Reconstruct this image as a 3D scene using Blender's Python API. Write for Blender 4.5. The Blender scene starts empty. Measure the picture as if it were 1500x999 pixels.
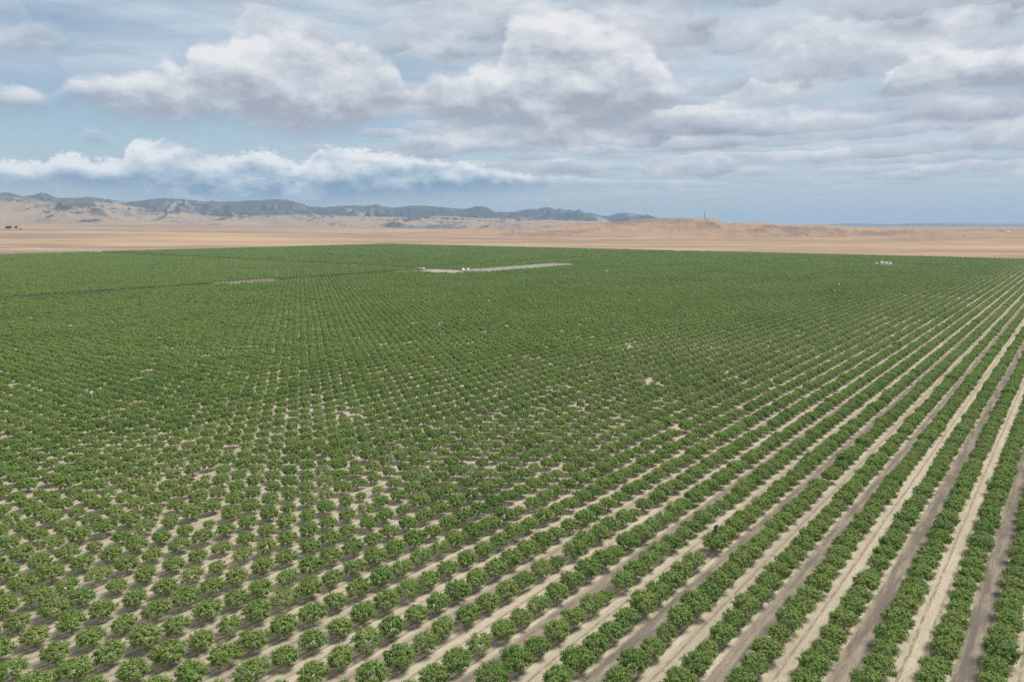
import bpy, math, random
import numpy as np

R = math.radians
scene = bpy.context.scene
col = scene.collection

# ------------------------------------------------------------------ camera
F_PX, HOR, CAM_H = 1077.0, 329.0, 56.7          # focal length in photo pixels (1500 wide), horizon row, drone height
PITCH = math.atan((499.5 - HOR) / F_PX)
cam_d = bpy.data.cameras.new('camera')
cam_d.sensor_fit = 'HORIZONTAL'
cam_d.sensor_width = 36.0
cam_d.lens = 36.0 * F_PX / 1500.0
cam_d.clip_start = 1.0
cam_d.clip_end = 150000.0
cam = bpy.data.objects.new('camera', cam_d)
col.objects.link(cam)
cam.location = (0, 0, CAM_H)
cam.rotation_euler = (math.pi / 2 - PITCH, 0, 0)
scene.camera = cam

# ------------------------------------------------------------------ light, exposure
SUN_AZ, SUN_EL = R(72), R(60)        # azimuth measured clockwise from the viewing direction (+Y)
sun_d = bpy.data.lights.new('sun', 'SUN')
sun_d.energy = 3.3
sun_d.angle = R(22)
sun_d.color = (1.0, 0.95, 0.87)
sun = bpy.data.objects.new('sun', sun_d)
col.objects.link(sun)
sun.location = (200, -200, 400)
sun.rotation_euler = (math.pi / 2 - SUN_EL, 0, -SUN_AZ + math.pi)
vs = scene.view_settings
vs.view_transform = 'Standard'
vs.look = 'None'
vs.exposure = 0.55
vs.gamma = 1.0
vs.use_curve_mapping = False
cy = scene.cycles
cy.max_bounces = 4
cy.diffuse_bounces = 2
cy.glossy_bounces = 1
cy.transmission_bounces = 2
cy.volume_bounces = 0
cy.transparent_max_bounces = 4
cy.use_denoising = False
cy.caustics_reflective = False
cy.caustics_refractive = False


# ------------------------------------------------------------------ photo pixel <-> world helpers
def ray(px, py):
    x = (px - 750.0) / F_PX
    y = -(py - 499.5) / F_PX
    c, s = math.cos(PITCH), math.sin(PITCH)
    return np.array([x, c + y * s, -s + y * c])


def on_ground(px, py, z=0.0):
    d = ray(px, py)
    t = (z - CAM_H) / d[2]
    return d[0] * t, d[1] * t


def azel(px, py):
    d = ray(px, py)
    return math.degrees(math.atan2(d[0], d[1])), math.degrees(math.atan2(d[2], math.hypot(d[0], d[1])))


def project(P):
    P = np.asarray(P, float)
    x, y, z = P[..., 0], P[..., 1], P[..., 2] - CAM_H
    c, s = math.cos(PITCH), math.sin(PITCH)
    dep = y * c - z * s
    up = y * s + z * c
    dep = np.where(dep < 0.1, 0.1, dep)
    return 750 + F_PX * x / dep, 499.5 - F_PX * up / dep, dep


ROW_AZ = R(37.891)
SP_U, SP_V = 4.4644, 6.1016          # tree spacing along a row, spacing between rows
OFF_U, OFF_V = 41.962, 83.221
SA, CA = math.sin(ROW_AZ), math.cos(ROW_AZ)


def uv2xy(u, v):
    return u * SA - v * CA, u * CA + v * SA


def xy2uv(x, y):
    return x * SA + y * CA, -x * CA + y * SA


# ------------------------------------------------------------------ node helpers
class NT:
    def __init__(self, tree):
        self.t = tree
        self.n = tree.nodes
        self.l = tree.links

    def new(self, typ, **kw):
        nd = self.n.new(typ)
        for k, v in kw.items():
            setattr(nd, k, v)
        return nd

    def put(self, sock, v):
        if v is None:
            return
        if isinstance(v, bpy.types.NodeSocket):
            self.l.new(v, sock)
        else:
            sock.default_value = v

    def math(self, op, a, b=None, c=None, clamp=False):
        nd = self.new('ShaderNodeMath', operation=op, use_clamp=clamp)
        self.put(nd.inputs[0], a)
        self.put(nd.inputs[1], b)
        self.put(nd.inputs[2], c)
        return nd.outputs[0]

    def vmath(self, op, a, b=None, c=None):
        nd = self.new('ShaderNodeVectorMath', operation=op)
        self.put(nd.inputs[0], a)
        if b is not None:
            self.put(nd.inputs[1], b)
        if c is not None:
            self.put(nd.inputs[2], c)
        return nd.outputs['Value'] if op in ('DOT_PRODUCT', 'LENGTH', 'DISTANCE') else nd.outputs[0]

    def noise(self, vec, scale, detail=4, rough=0.55, dist=0.0, lac=2.0):
        nd = self.new('ShaderNodeTexNoise')
        self.put(nd.inputs['Vector'], vec)
        nd.inputs['Scale'].default_value = scale
        nd.inputs['Detail'].default_value = detail
        nd.inputs['Roughness'].default_value = rough
        nd.inputs['Lacunarity'].default_value = lac
        nd.inputs['Distortion'].default_value = dist
        return nd.outputs[0]

    def rng(self, v, a, b, c=0.0, d=1.0, smooth=True):
        nd = self.new('ShaderNodeMapRange', interpolation_type='SMOOTHSTEP' if smooth else 'LINEAR')
        self.put(nd.inputs[0], v)
        self.put(nd.inputs[1], a)
        self.put(nd.inputs[2], b)
        self.put(nd.inputs[3], c)
        self.put(nd.inputs[4], d)
        return nd.outputs[0]

    def mix(self, fac, a, b, blend='MIX'):
        nd = self.new('ShaderNodeMix', data_type='RGBA', blend_type=blend)
        self.put(nd.inputs[0], fac)
        self.put(nd.inputs[6], a if isinstance(a, bpy.types.NodeSocket) else (*a, 1.0) if len(a) == 3 else a)
        self.put(nd.inputs[7], b if isinstance(b, bpy.types.NodeSocket) else (*b, 1.0) if len(b) == 3 else b)
        return nd.outputs[2]

    def comb(self, x, y, z):
        nd = self.new('ShaderNodeCombineXYZ')
        self.put(nd.inputs[0], x)
        self.put(nd.inputs[1], y)
        self.put(nd.inputs[2], z)
        return nd.outputs[0]

    def curve(self, val, pts):
        """float curve through pts (x, y in 0..1)"""
        nd = self.new('ShaderNodeFloatCurve')
        c = nd.mapping.curves[0]
        pts = sorted(pts)
        c.points[0].location = pts[0]
        c.points[1].location = pts[-1]
        for p in pts[1:-1]:
            c.points.new(*p)
        for p in c.points:
            p.handle_type = 'AUTO_CLAMPED'
        nd.mapping.extend = 'HORIZONTAL'
        nd.mapping.update()
        self.put(nd.inputs['Value'], val)
        return nd.outputs[0]


def lin(r, g, b):
    f = lambda c: c / 255 / 12.92 if c / 255 <= 0.04045 else ((c / 255 + 0.055) / 1.055) ** 2.4
    return (f(r), f(g), f(b))


# ------------------------------------------------------------------ sky: Nishita air with cloud decks at infinity
world = bpy.data.worlds.new('World')
scene.world = world
world.use_nodes = True
w = NT(world.node_tree)
w.n.clear()
sky = w.new('ShaderNodeTexSky', sky_type='NISHITA', sun_disc=False)
sky.sun_elevation = SUN_EL
sky.sun_rotation = SUN_AZ
sky.altitude = 200
sky.air_density = 1.0
sky.dust_density = 0.6
sky.ozone_density = 1.6
tc = w.new('ShaderNodeTexCoord')
D = tc.outputs['Generated']
sep = w.new('ShaderNodeSeparateXYZ')
w.put(sep.inputs[0], D)
dx, dy, dz = sep.outputs
AZ = w.math('MULTIPLY', w.math('ARCTAN2', dx, dy), 180 / math.pi)
EL = w.math('MULTIPLY', w.math('ARCSINE', dz), 180 / math.pi)
# stretched direction for the cloud texture (clouds near the horizon are seen flat on)
Pst = w.comb(dx, dy, w.math('MULTIPLY', dz, 1.9))
n_big = w.noise(Pst, 9.0, 6, 0.56)
n_det = w.noise(Pst, 30.0, 6, 0.6)
n_puf = w.noise(Pst, 17.0, 4, 0.5)
up = (0.006 * math.sin(SUN_AZ), 0.006 * math.cos(SUN_AZ), 0.026)
n_big2 = w.noise(w.vmath('ADD', Pst, up), 9.0, 5, 0.56)
relief = w.math('SUBTRACT', n_big, n_big2)                       # lumps facing up to the sun are brighter
nb = w.math('SUBTRACT', n_big, 0.5)
nd_ = w.math('SUBTRACT', n_det, 0.5)
puff = w.math('MULTIPLY_ADD', w.math('ABSOLUTE', w.math('SUBTRACT', n_puf, 0.5)), 2.4, -0.26)   # rounded heads with sharp creases
nmix = w.math('MULTIPLY_ADD', nd_, 0.35, nb)
n_fin = w.math('SUBTRACT', w.noise(Pst, 70.0, 5, 0.6), 0.5)
fine = w.math('MULTIPLY_ADD', w.math('ABSOLUTE', n_fin), 1.6, w.math('MULTIPLY', nd_, 0.9))
edge = w.math('MULTIPLY_ADD', puff, 0.75, w.math('MULTIPLY_ADD', nd_, 0.55, nb))

skycol = w.mix(1.0, sky.outputs[0], (0.103, 0.107, 0.107), 'MULTIPLY')
# thin high veil in long streaks, thicker towards the right of the view
Pv = w.comb(dx, dy, w.math('MULTIPLY', dz, 6.0))
n_v = w.noise(Pv, 3.6, 8, 0.60, 0.25)
n_v2 = w.noise(w.comb(dx, dy, w.math('MULTIPLY', dz, 3.0)), 2.1, 3, 0.5)
vsum = w.math('ADD', w.math('MULTIPLY_ADD', n_v2, 0.5, n_v), w.math('MULTIPLY', dx, 0.16))
veil = w.rng(vsum, 0.40, 0.88, 0.25, 0.93)
veil = w.math('MULTIPLY', veil, w.rng(EL, 2.0, 14.0, 0.72, 1.0))
clear = w.math('MULTIPLY', w.math('MULTIPLY', w.rng(EL, 3.0, 6.0), w.rng(EL, 11.5, 8.0)), w.rng(AZ, 4.0, -12.0))     # a clearer band of blue low on the left
veil = w.math('MULTIPLY', veil, w.math('MULTIPLY_ADD', clear, -0.8, 1.0))
veilc = w.mix(w.rng(n_v, 0.30, 0.72), lin(184, 198, 210), lin(207, 218, 227))
C = w.mix(veil, skycol, veilc)
# low air under the clouds, thickening to the horizon
C = w.mix(w.rng(EL, 0.0, 6.0, 0.6, 0.0), C, lin(156, 178, 196))

AZ0, AZ1, EL1 = -46.0, 46.0, 26.0
AZN = w.math('MULTIPLY_ADD', w.math('MULTIPLY_ADD', nmix, 1.6, AZ), 1 / (AZ1 - AZ0), -AZ0 / (AZ1 - AZ0))


def profile(pts):
    out = []
    for px, py in pts:
        a, e = azel(px, py)
        out.append(((a - AZ0) / (AZ1 - AZ0), max(0.0, min(1.0, e / EL1))))
    return out


def deck(C, base, top, amp, soft, ctop, cmid, cbase, basesoft=0.9, opac=1.0, shade_amp=1.0, edge=edge):
    """one deck of clouds: base and top outlines over azimuth, lumpy by noise, lit from above"""
    b = w.math('MULTIPLY', w.curve(AZN, profile(base)), EL1)
    t = w.math('MULTIPLY', w.curve(AZN, profile(top)), EL1)
    eb = w.math('SUBTRACT', EL, w.math('MULTIPLY_ADD', nmix, amp * 0.6, b))        # above the base
    et = w.math('SUBTRACT', w.math('MULTIPLY_ADD', edge, amp, t), EL)              # below the top
    th = w.math('MAXIMUM', w.math('SUBTRACT', t, b), 0.4)
    a = w.math('MULTIPLY', w.rng(eb, -basesoft * 0.5, basesoft), w.rng(et, -soft * 0.4, soft))
    a = w.math('MULTIPLY', a, w.rng(w.math('SUBTRACT', t, b), 0.05, 1.1, 0.0, opac))
    s = w.math('DIVIDE', eb, th)
    s = w.math('ADD', s, w.math('MULTIPLY', relief, 2.6 * shade_amp))
    s = w.math('MULTIPLY_ADD', puff, 0.5 * shade_amp, s)
    s = w.math('MULTIPLY_ADD', nd_, 0.35 * shade_amp, s)
    c = w.mix(w.rng(s, 0.05, 0.58), cbase, cmid)
    c = w.mix(w.rng(s, 0.42, 0.98), c, ctop)
    return w.mix(a, C, c)


# a layer of separate flat-based cumulus seen in perspective, close-set to the right
zden = w.math('ADD', w.math('MAXIMUM', dz, 0.0), 0.075)
qx = w.math('DIVIDE', dx, zden)
qy = w.math('DIVIDE', dy, zden)


def cells(C, scale, shift, keep_l, keep_r, cb, cm, ct, opac, r_out, k_up):
    q = w.vmath('MULTIPLY_ADD', w.comb(qx, qy, 0.0), (scale, scale, 0), (*shift, 0.0))
    wr = w.comb(w.math('MULTIPLY_ADD', nd_, 0.5, w.math('MULTIPLY', nb, 0.9)), w.math('MULTIPLY_ADD', n_puf, 1.2, -0.6), 0.0)
    q = w.vmath('MULTIPLY_ADD', wr, (0.55, 0.75, 0.0), q)
    vo = w.new('ShaderNodeTexVoronoi', voronoi_dimensions='2D', feature='F1')
    w.put(vo.inputs['Vector'], q)
    vo.inputs['Scale'].default_value = 1.0
    vo.inputs['Randomness'].default_value = 0.85
    dq = w.vmath('SUBTRACT', q, vo.outputs['Position'])
    # how far above the middle of the cloud: towards the viewer's zenith
    rad = w.vmath('NORMALIZE', w.comb(dx, dy, 0.0))
    u = w.math('MULTIPLY', w.vmath('DOT_PRODUCT', dq, rad), -1.0)
    low = w.math('MULTIPLY', w.math('MINIMUM', u, 0.0), -0.55)           # flatter undersides
    dist = w.math('ADD', vo.outputs['Distance'], low)
    cs = w.new('ShaderNodeSeparateColor')
    w.put(cs.inputs[0], vo.outputs['Color'])
    keep = w.rng(w.math('SUBTRACT', w.rng(AZ, -26.0, 6.0, keep_l, keep_r), cs.outputs[0]), 0.0, 0.12)
    size = w.math('MULTIPLY_ADD', cs.outputs[1], 0.22, r_out)
    a = w.rng(w.math('MULTIPLY_ADD', puff, 0.22, w.math('SUBTRACT', size, dist)), -0.10, 0.20)
    a = w.math('MULTIPLY', w.math('MULTIPLY', a, keep), w.rng(EL, 1.2, 4.5, 0.0, opac))
    s = w.math('MULTIPLY_ADD', u, k_up, 0.42)
    s = w.math('ADD', s, w.math('MULTIPLY', relief, 1.6))
    s = w.math('MULTIPLY_ADD', nd_, 0.45, s)
    s = w.math('MULTIPLY_ADD', cs.outputs[2], 0.2, s)
    c = w.mix(w.rng(s, 0.0, 0.6), cb, cm)
    c = w.mix(w.rng(s, 0.5, 1.1), c, ct)
    return w.mix(a, C, c)


WHITE, CREAM = lin(236, 236, 238), lin(222, 222, 227)
MID, GREY, DARK = lin(201, 207, 215), lin(163, 169, 181), lin(155, 164, 178)
# small bright far cloud just over the hills
C = deck(C, [(-250, 322), (930, 322), (1000, 320), (1090, 318), (1110, 317), (1750, 317)],
         [(-250, 322), (930, 322), (960, 311), (1000, 309), (1040, 311), (1080, 315), (1110, 317), (1750, 317)], 0.25, 0.2, WHITE, CREAM, MID, 0.3, 0.75, 0.4)
C = cells(C, 2.2, (3.3, 1.7), 0.10, 0.97, lin(162, 170, 185), lin(187, 197, 208), lin(214, 220, 227), 0.9, 0.52, 0.55)
C = cells(C, 1.35, (0.4, 5.2), 0.03, 0.80, lin(156, 163, 179), lin(194, 201, 211), lin(231, 233, 236), 0.96, 0.44, 0.75)
C = cells(C, 0.95, (6.9, 2.2), -0.05, 0.60, lin(152, 158, 175), lin(190, 197, 208), lin(232, 233, 236), 0.97, 0.40, 0.85)
# distant cumulus line over the mountains
C = deck(C, [(-250, 288), (0, 276), (150, 284), (260, 297), (450, 300), (600, 294), (700, 288), (780, 280), (900, 272), (1000, 262), (1600, 262)],
         [(-250, 242), (-60, 236), (0, 236), (55, 242), (110, 227), (150, 238), (183, 234), (192, 211), (240, 208), (275, 220), (335, 232), (380, 222), (440, 238),
          (458, 222), (500, 218), (555, 224), (600, 232), (660, 240), (715, 246), (760, 256), (830, 260), (900, 267), (1000, 262), (1600, 262)],
         1.2, 0.30, lin(240, 242, 244), lin(182, 199, 214), lin(112, 146, 179), 1.3, 0.97, 0.9, fine)
# small grey scraps and the left half of the lower layer
C = deck(C, [(-250, 218), (60, 214), (100, 212), (135, 212), (180, 214), (300, 216), (420, 216), (560, 220), (650, 226), (760, 220), (850, 222), (930, 216), (1000, 214), (1380, 214), (1430, 224), (1500, 226), (1750, 226)],
         [(-250, 204), (60, 213), (95, 211), (118, 198), (140, 190), (165, 201), (195, 212), (240, 204), (300, 211), (420, 214), (560, 212), (600, 200), (650, 192), (730, 206), (770, 193), (850, 182), (930, 206), (1000, 213), (1380, 212), (1430, 184), (1500, 176), (1750, 186)],
         1.3, 0.5, CREAM, lin(188, 196, 208), DARK, 0.9, 0.85)
# the main bank
C = deck(C, [(-250, 172), (0, 170), (60, 166), (105, 150), (170, 174), (260, 186), (330, 182), (440, 202), (510, 194), (560, 168), (600, 164), (650, 182), (740, 194), (830, 206), (920, 190), (985, 160), (1030, 140), (1750, 140)],
         [(-250, 125), (0, 130), (45, 128), (75, 144), (95, 116), (130, 102), (190, 100), (240, 88), (268, 100), (278, 68), (300, 57), (330, 60), (345, 45), (400, 34), (435, 38), (470, 54), (530, 64), (570, 82), (588, 110), (602, 126),
          (620, 110), (650, 98), (685, 102), (705, 82), (722, 82), (738, 46), (768, 24), (800, 16), (835, 16), (880, 34), (915, 36), (950, 58), (980, 104), (1030, 136), (1750, 140)],
         1.8, 0.75, WHITE, MID, GREY, 1.5, 0.95, 0.75)
# upper clouds, far left and right
C = deck(C, [(-250, 74), (20, 84), (70, 80), (110, 66), (500, 55), (560, 66), (640, 96), (710, 88), (760, 62), (960, 62), (1000, 62), (1750, 50)],
         [(-250, 30), (0, 36), (40, 28), (80, 38), (105, 58), (500, 55), (560, 62), (610, 58), (650, 50), (700, 62), (760, 62), (960, 62), (1000, 60), (1750, 48)],
         2.0, 1.2, CREAM, MID, GREY, 1.7, 0.8)
C = deck(C, [(-250, 140), (1270, 140), (1300, 146), (1360, 140), (1500, 146), (1750, 146)],
         [(-250, 140), (1270, 138), (1300, 104), (1325, 78), (1365, 62), (1430, 64), (1500, 58), (1750, 55)],
         1.8, 0.5, WHITE, MID, GREY, 1.6, 0.95)
# the same broken cloud goes on overhead and all round
zc = w.math('MAXIMUM', w.math('ADD', dz, 0.10), 0.1)
Pp = w.comb(w.math('DIVIDE', dx, zc), w.math('DIVIDE', dy, zc), 3.7)
n_o = w.noise(Pp, 1.3, 7, 0.55)
ov = w.math('MULTIPLY', w.rng(n_o, 0.42, 0.58, 0.0, 0.9), w.rng(EL, 17.0, 24.0))
C = w.mix(ov, C, w.mix(w.rng(n_o, 0.5, 0.75), WHITE, GREY))
bg = w.new('ShaderNodeBackground')
w.put(bg.inputs[0], C)
bg.inputs[1].default_value = 0.70
wo = w.new('ShaderNodeOutputWorld')
w.l.new(bg.outputs[0], wo.inputs[0])
try:
    world.cycles.sampling_method = 'MANUAL'
    world.cycles.sample_map_resolution = 512
except Exception:
    pass


# ------------------------------------------------------------------ numpy noise
def perlin(x, y, seed=0):
    rs = np.random.RandomState(seed)
    perm = rs.permutation(512)
    perm = np.concatenate([perm, perm, perm])
    ang = rs.rand(512) * 2 * np.pi
    gx, gy = np.cos(ang), np.sin(ang)
    xi = np.floor(x).astype(int)
    yi = np.floor(y).astype(int)
    fx, fy = x - xi, y - yi
    ux = fx * fx * fx * (fx * (fx * 6 - 15) + 10)
    uy = fy * fy * fy * (fy * (fy * 6 - 15) + 10)

    def g(ix, iy, ax, ay):
        h = perm[(perm[ix % 512] + iy) % 512]
        return gx[h] * ax + gy[h] * ay
    a = g(xi, yi, fx, fy)
    b = g(xi + 1, yi, fx - 1, fy)
    c = g(xi, yi + 1, fx, fy - 1)
    d = g(xi + 1, yi + 1, fx - 1, fy - 1)
    return (a + (b - a) * ux) * (1 - uy) + (c + (d - c) * ux) * uy


def fbm(x, y, oct=5, seed=0, gain=0.5):
    s = 0
    a = 1.0
    for i in range(oct):
        s = s + a * perlin(x * 2 ** i, y * 2 ** i, seed + i)
        a *= gain
    return s


def ridged(x, y, oct=5, seed=0, gain=0.55):
    s = 0
    a = 1.0
    tot = 0
    wgt = 1.0
    for i in range(oct):
        n = 1 - np.abs(perlin(x * 2 ** i, y * 2 ** i, seed + i)) * 1.8
        n = np.clip(n, 0, 1) ** 2
        s = s + a * n * wgt
        wgt = np.clip(n * 1.6, 0, 1)
        tot += a
        a *= gain
    return s / tot


# ------------------------------------------------------------------ materials
def mat(name):
    m = bpy.data.materials.new(name)
    m.use_nodes = True
    t = NT(m.node_tree)
    b = m.node_tree.nodes['Principled BSDF']
    return m, t, b


def plain(name, rgb, rough=0.7, var=0.12, scale=3.0, metallic=0.0):
    m, t, b = mat(name)
    co = t.new('ShaderNodeTexCoord').outputs['Object']
    n = t.noise(co, scale, 5, 0.6)
    c = t.mix(t.rng(n, 0.3, 0.7), tuple(v * (1 - var) for v in rgb), tuple(min(1, v * (1 + var)) for v in rgb))
    t.put(b.inputs['Base Color'], c)
    b.inputs['Roughness'].default_value = rough
    b.inputs['Metallic'].default_value = metallic
    return m


def world_pos(t):
    return t.new('ShaderNodeNewGeometry').outputs['Position']


def soil_material():
    m, t, b = mat('orchard_soil')
    P = world_pos(t)
    U = t.vmath('DOT_PRODUCT', P, (SA, CA, 0))
    V = t.vmath('DOT_PRODUCT', P, (-CA, SA, 0))
    wob = t.noise(t.comb(t.math('MULTIPLY', U, 0.05), t.math('MULTIPLY', V, 0.05), 0), 1.0, 3)
    W = t.math('MULTIPLY_ADD', V, 1 / SP_V, -OFF_V / SP_V)
    W = t.math('MULTIPLY_ADD', t.math('SUBTRACT', wob, 0.5), 0.10, W)
    lane = t.math('FLOOR', W)
    fr = t.math('SUBTRACT', W, lane)                 # 0 and 1 = tree rows, 0.5 = middle of the lane
    wn = t.new('ShaderNodeTexWhiteNoise', noise_dimensions='1D')
    t.put(wn.inputs['W'], lane)
    par = t.math('FLOORED_MODULO', lane, 2.0)        # every other lane is watered and driven
    rnd = wn.outputs['Value']
    # stretched along the lane
    S1 = t.comb(t.math('MULTIPLY', U, 0.09), t.math('MULTIPLY', V, 0.7), 1.0)
    S2 = t.comb(t.math('MULTIPLY', U, 0.5), t.math('MULTIPLY', V, 4.0), 5.0)
    n1 = t.noise(S1, 1.0, 6, 0.6)
    n2 = t.noise(S2, 1.0, 6, 0.65)
    n3 = t.noise(P, 2.2, 6, 0.7)
    n4 = t.noise(P, 0.035, 3, 0.5)
    n5 = t.noise(P, 7.0, 5, 0.75)
    n6 = t.noise(t.comb(t.math('MULTIPLY', U, 0.9), t.math('MULTIPLY', V, 9.0), 2.0), 1.0, 4, 0.6)
    sand = t.mix(t.rng(n1, 0.3, 0.7), (0.365, 0.312, 0.230), (0.480, 0.424, 0.318))
    sand = t.mix(t.rng(n3, 0.35, 0.75, 0.0, 0.5), sand, (0.500, 0.445, 0.340))
    # damp or scraped brown soil: middle of some lanes
    frw = t.math('MULTIPLY_ADD', t.math('SUBTRACT', n2, 0.5), 0.22, t.math('MULTIPLY_ADD', t.math('SUBTRACT', n3, 0.5), 0.16, fr))
    mid = t.math('MULTIPLY', t.rng(frw, 0.22, 0.32), t.rng(frw, 0.84, 0.70))
    side = t.rng(V, 110.0, 40.0, 0.30, 1.0)          # more of it away from the older blocks
    amt = t.math('MULTIPLY_ADD', par, 0.75, t.math('MULTIPLY', rnd, 0.35))
    amt = t.math('MULTIPLY', t.math('MULTIPLY', amt, side), mid)
    amt = t.math('MULTIPLY', amt, t.rng(t.math('MULTIPLY_ADD', n2, 0.35, n1), 0.45, 0.85, 0.35, 1.15), clamp=True)
    brown = t.mix(n2, (0.105, 0.088, 0.074), (0.180, 0.152, 0.128))
    c = t.mix(amt, sand, brown)
    # wheel tracks
    trk = t.math('ADD', t.rng(t.math('ABSOLUTE', t.math('SUBTRACT', fr, 0.36)), 0.055, 0.015), t.rng(t.math('ABSOLUTE', t.math('SUBTRACT', fr, 0.63)), 0.055, 0.015))
    trk = t.math('MULTIPLY', trk, t.rng(n2, 0.36, 0.58, 0.0, 0.75))
    c = t.mix(trk, c, (0.152, 0.124, 0.100))
    # drip lines either side of the trunks, and leaf litter in the row
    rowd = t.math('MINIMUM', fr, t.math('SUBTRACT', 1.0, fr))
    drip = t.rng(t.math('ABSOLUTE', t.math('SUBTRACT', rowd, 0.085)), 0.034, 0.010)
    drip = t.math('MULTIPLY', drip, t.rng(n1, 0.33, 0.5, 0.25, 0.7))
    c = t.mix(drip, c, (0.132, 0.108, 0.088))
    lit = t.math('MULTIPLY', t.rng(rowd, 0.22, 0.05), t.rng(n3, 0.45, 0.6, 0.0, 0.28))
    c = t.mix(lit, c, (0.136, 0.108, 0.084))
    c = t.mix(t.rng(n4, 0.45, 0.75, 0.0, 0.22), c, (0.200, 0.164, 0.132))
    c = t.mix(t.rng(n5, 0.52, 0.72, 0.0, 0.6), c, (0.120, 0.096, 0.076))          # clods, litter
    c = t.mix(t.rng(n5, 0.42, 0.30, 0.0, 0.5), c, (0.400, 0.352, 0.276))
    c = t.mix(t.math('MULTIPLY', t.rng(n6, 0.50, 0.66, 0.0, 0.45), t.rng(rowd, 0.12, 0.24)), c, (0.136, 0.112, 0.092))   # rut streaks along the lane
    t.put(b.inputs['Base Color'], c)
    b.inputs['Roughness'].default_value = 0.95
    b.inputs['Specular IOR Level'].default_value = 0.15
    bp = t.new('ShaderNodeBump')
    bp.inputs['Strength'].default_value = 0.8
    bp.inputs['Distance'].default_value = 0.25
    hgt = t.math('ADD', t.math('MULTIPLY', t.rng(rowd, 0.26, 0.12), 0.9), t.math('MULTIPLY_ADD', n3, 0.5, t.math('MULTIPLY', n2, 0.5)))
    t.put(bp.inputs['Height'], hgt)
    t.l.new(bp.outputs[0], b.inputs['Normal'])
    return m


def plain_material():
    """dry grass plain beyond the orchard"""
    m, t, b = mat('dry_grass_plain')
    P = world_pos(t)
    sp = t.new('ShaderNodeSeparateXYZ')
    t.put(sp.inputs[0], P)
    X, Y, Z = sp.outputs
    A = t.comb(t.math('MULTIPLY', X, 0.00035), t.math('MULTIPLY', Y, 0.0011), 0)
    n1 = t.noise(A, 1.0, 6, 0.6, 0.6)
    n2 = t.noise(A, 4.3, 6, 0.65, 0.4)
    n3 = t.noise(P, 0.02, 5, 0.7)
    c = t.mix(t.rng(n1, 0.42, 0.56), (0.377, 0.258, 0.160), (0.246, 0.174, 0.127))
    c = t.mix(t.rng(n2, 0.5, 0.66, 0.0, 0.8), c, (0.426, 0.316, 0.209))
    c = t.mix(t.rng(n2, 0.48, 0.34, 0.0, 0.6), c, (0.205, 0.148, 0.111))  # dark patches: scrub tone with cloud shade painted in
    c = t.mix(t.rng(n3, 0.4, 0.7, 0.0, 0.3), c, (0.271, 0.205, 0.139))
    c = t.mix(t.rng(Y, 3500.0, 9000.0, 0.0, 0.75), c, (0.238, 0.184, 0.152))
    t.put(b.inputs['Base Color'], c)
    b.inputs['Roughness'].default_value = 1.0
    b.inputs['Specular IOR Level'].default_value = 0.0
    return m


def hill_material(name, grass, grass2, scrub, z0, z1, sc, amount, lo=0.30, hi=0.62):
    m, t, b = mat(name)
    P = world_pos(t)
    g = t.new('ShaderNodeNewGeometry')
    sp = t.new('ShaderNodeSeparateXYZ')
    t.put(sp.inputs[0], P)
    sn = t.new('ShaderNodeSeparateXYZ')
    t.put(sn.inputs[0], g.outputs['Normal'])
    n1 = t.noise(P, sc, 7, 0.62, 0.5)
    n2 = t.noise(P, sc * 4.5, 6, 0.65)
    n3 = t.noise(P, sc * 0.3, 4, 0.5)
    c = t.mix(t.rng(n1, 0.35, 0.65), grass, grass2)
    c = t.mix(t.rng(n2, 0.5, 0.75, 0.0, 0.5), c, tuple(v * 0.72 for v in grass))
    hgt = t.rng(t.math('MULTIPLY_ADD', t.math('SUBTRACT', n3, 0.5), (z1 - z0) * 2.2, sp.outputs[2]), z0, z1)
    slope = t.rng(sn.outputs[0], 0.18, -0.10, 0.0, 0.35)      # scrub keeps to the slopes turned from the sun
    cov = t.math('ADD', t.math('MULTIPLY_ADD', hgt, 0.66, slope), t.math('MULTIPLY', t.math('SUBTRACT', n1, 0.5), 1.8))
    cov = t.math('MULTIPLY_ADD', t.math('SUBTRACT', n2, 0.5), 0.75, cov)
    c = t.mix(t.math('MULTIPLY', t.rng(cov, lo, hi), amount), c, scrub)
    t.put(b.inputs['Base Color'], c)
    b.inputs['Roughness'].default_value = 1.0
    b.inputs['Specular IOR Level'].default_value = 0.0
    return m


def leaf_material():
    m, t, b = mat('orchard_leaves')
    g = t.new('ShaderNodeNewGeometry')
    at = t.new('ShaderNodeAttribute', attribute_type='INSTANCER', attribute_name='tint')
    oi = t.new('ShaderNodeObjectInfo')
    r = g.outputs['Random Per Island']
    c = t.mix(t.rng(r, 0.0, 1.0, 0.0, 1.0, False), (0.094, 0.178, 0.034), (0.300, 0.420, 0.108))
    c = t.mix(t.rng(t.math('FRACT', t.math('MULTIPLY', r, 7.13)), 0.90, 0.99, 0.0, 0.7), c, (0.25, 0.31, 0.08))
    tint = at.outputs['Fac']
    c = t.mix(t.rng(tint, 0.35, 1.0, 0.0, 0.62, False), c, (0.295, 0.335, 0.112))
    c = t.mix(t.rng(tint, 0.35, 0.0, 0.0, 0.55, False), c, (0.075, 0.17, 0.036))
    c = t.mix(t.math('MULTIPLY', oi.outputs['Random'], 0.2), c, (0.12, 0.20, 0.05))
    t.put(b.inputs['Base Color'], c)
    b.inputs['Roughness'].default_value = 0.55
    b.inputs['Specular IOR Level'].default_value = 0.28
    tr = t.new('ShaderNodeBsdfTranslucent')
    t.put(tr.inputs[0], t.mix(0.5, c, (0.30, 0.40, 0.05)))
    ms = t.new('ShaderNodeMixShader')
    ms.inputs[0].default_value = 0.36
    t.l.new(b.outputs[0], ms.inputs[1])
    t.l.new(tr.outputs[0], ms.inputs[2])
    t.l.new(ms.outputs[0], t.n['Material Output'].inputs[0])
    return m


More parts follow.
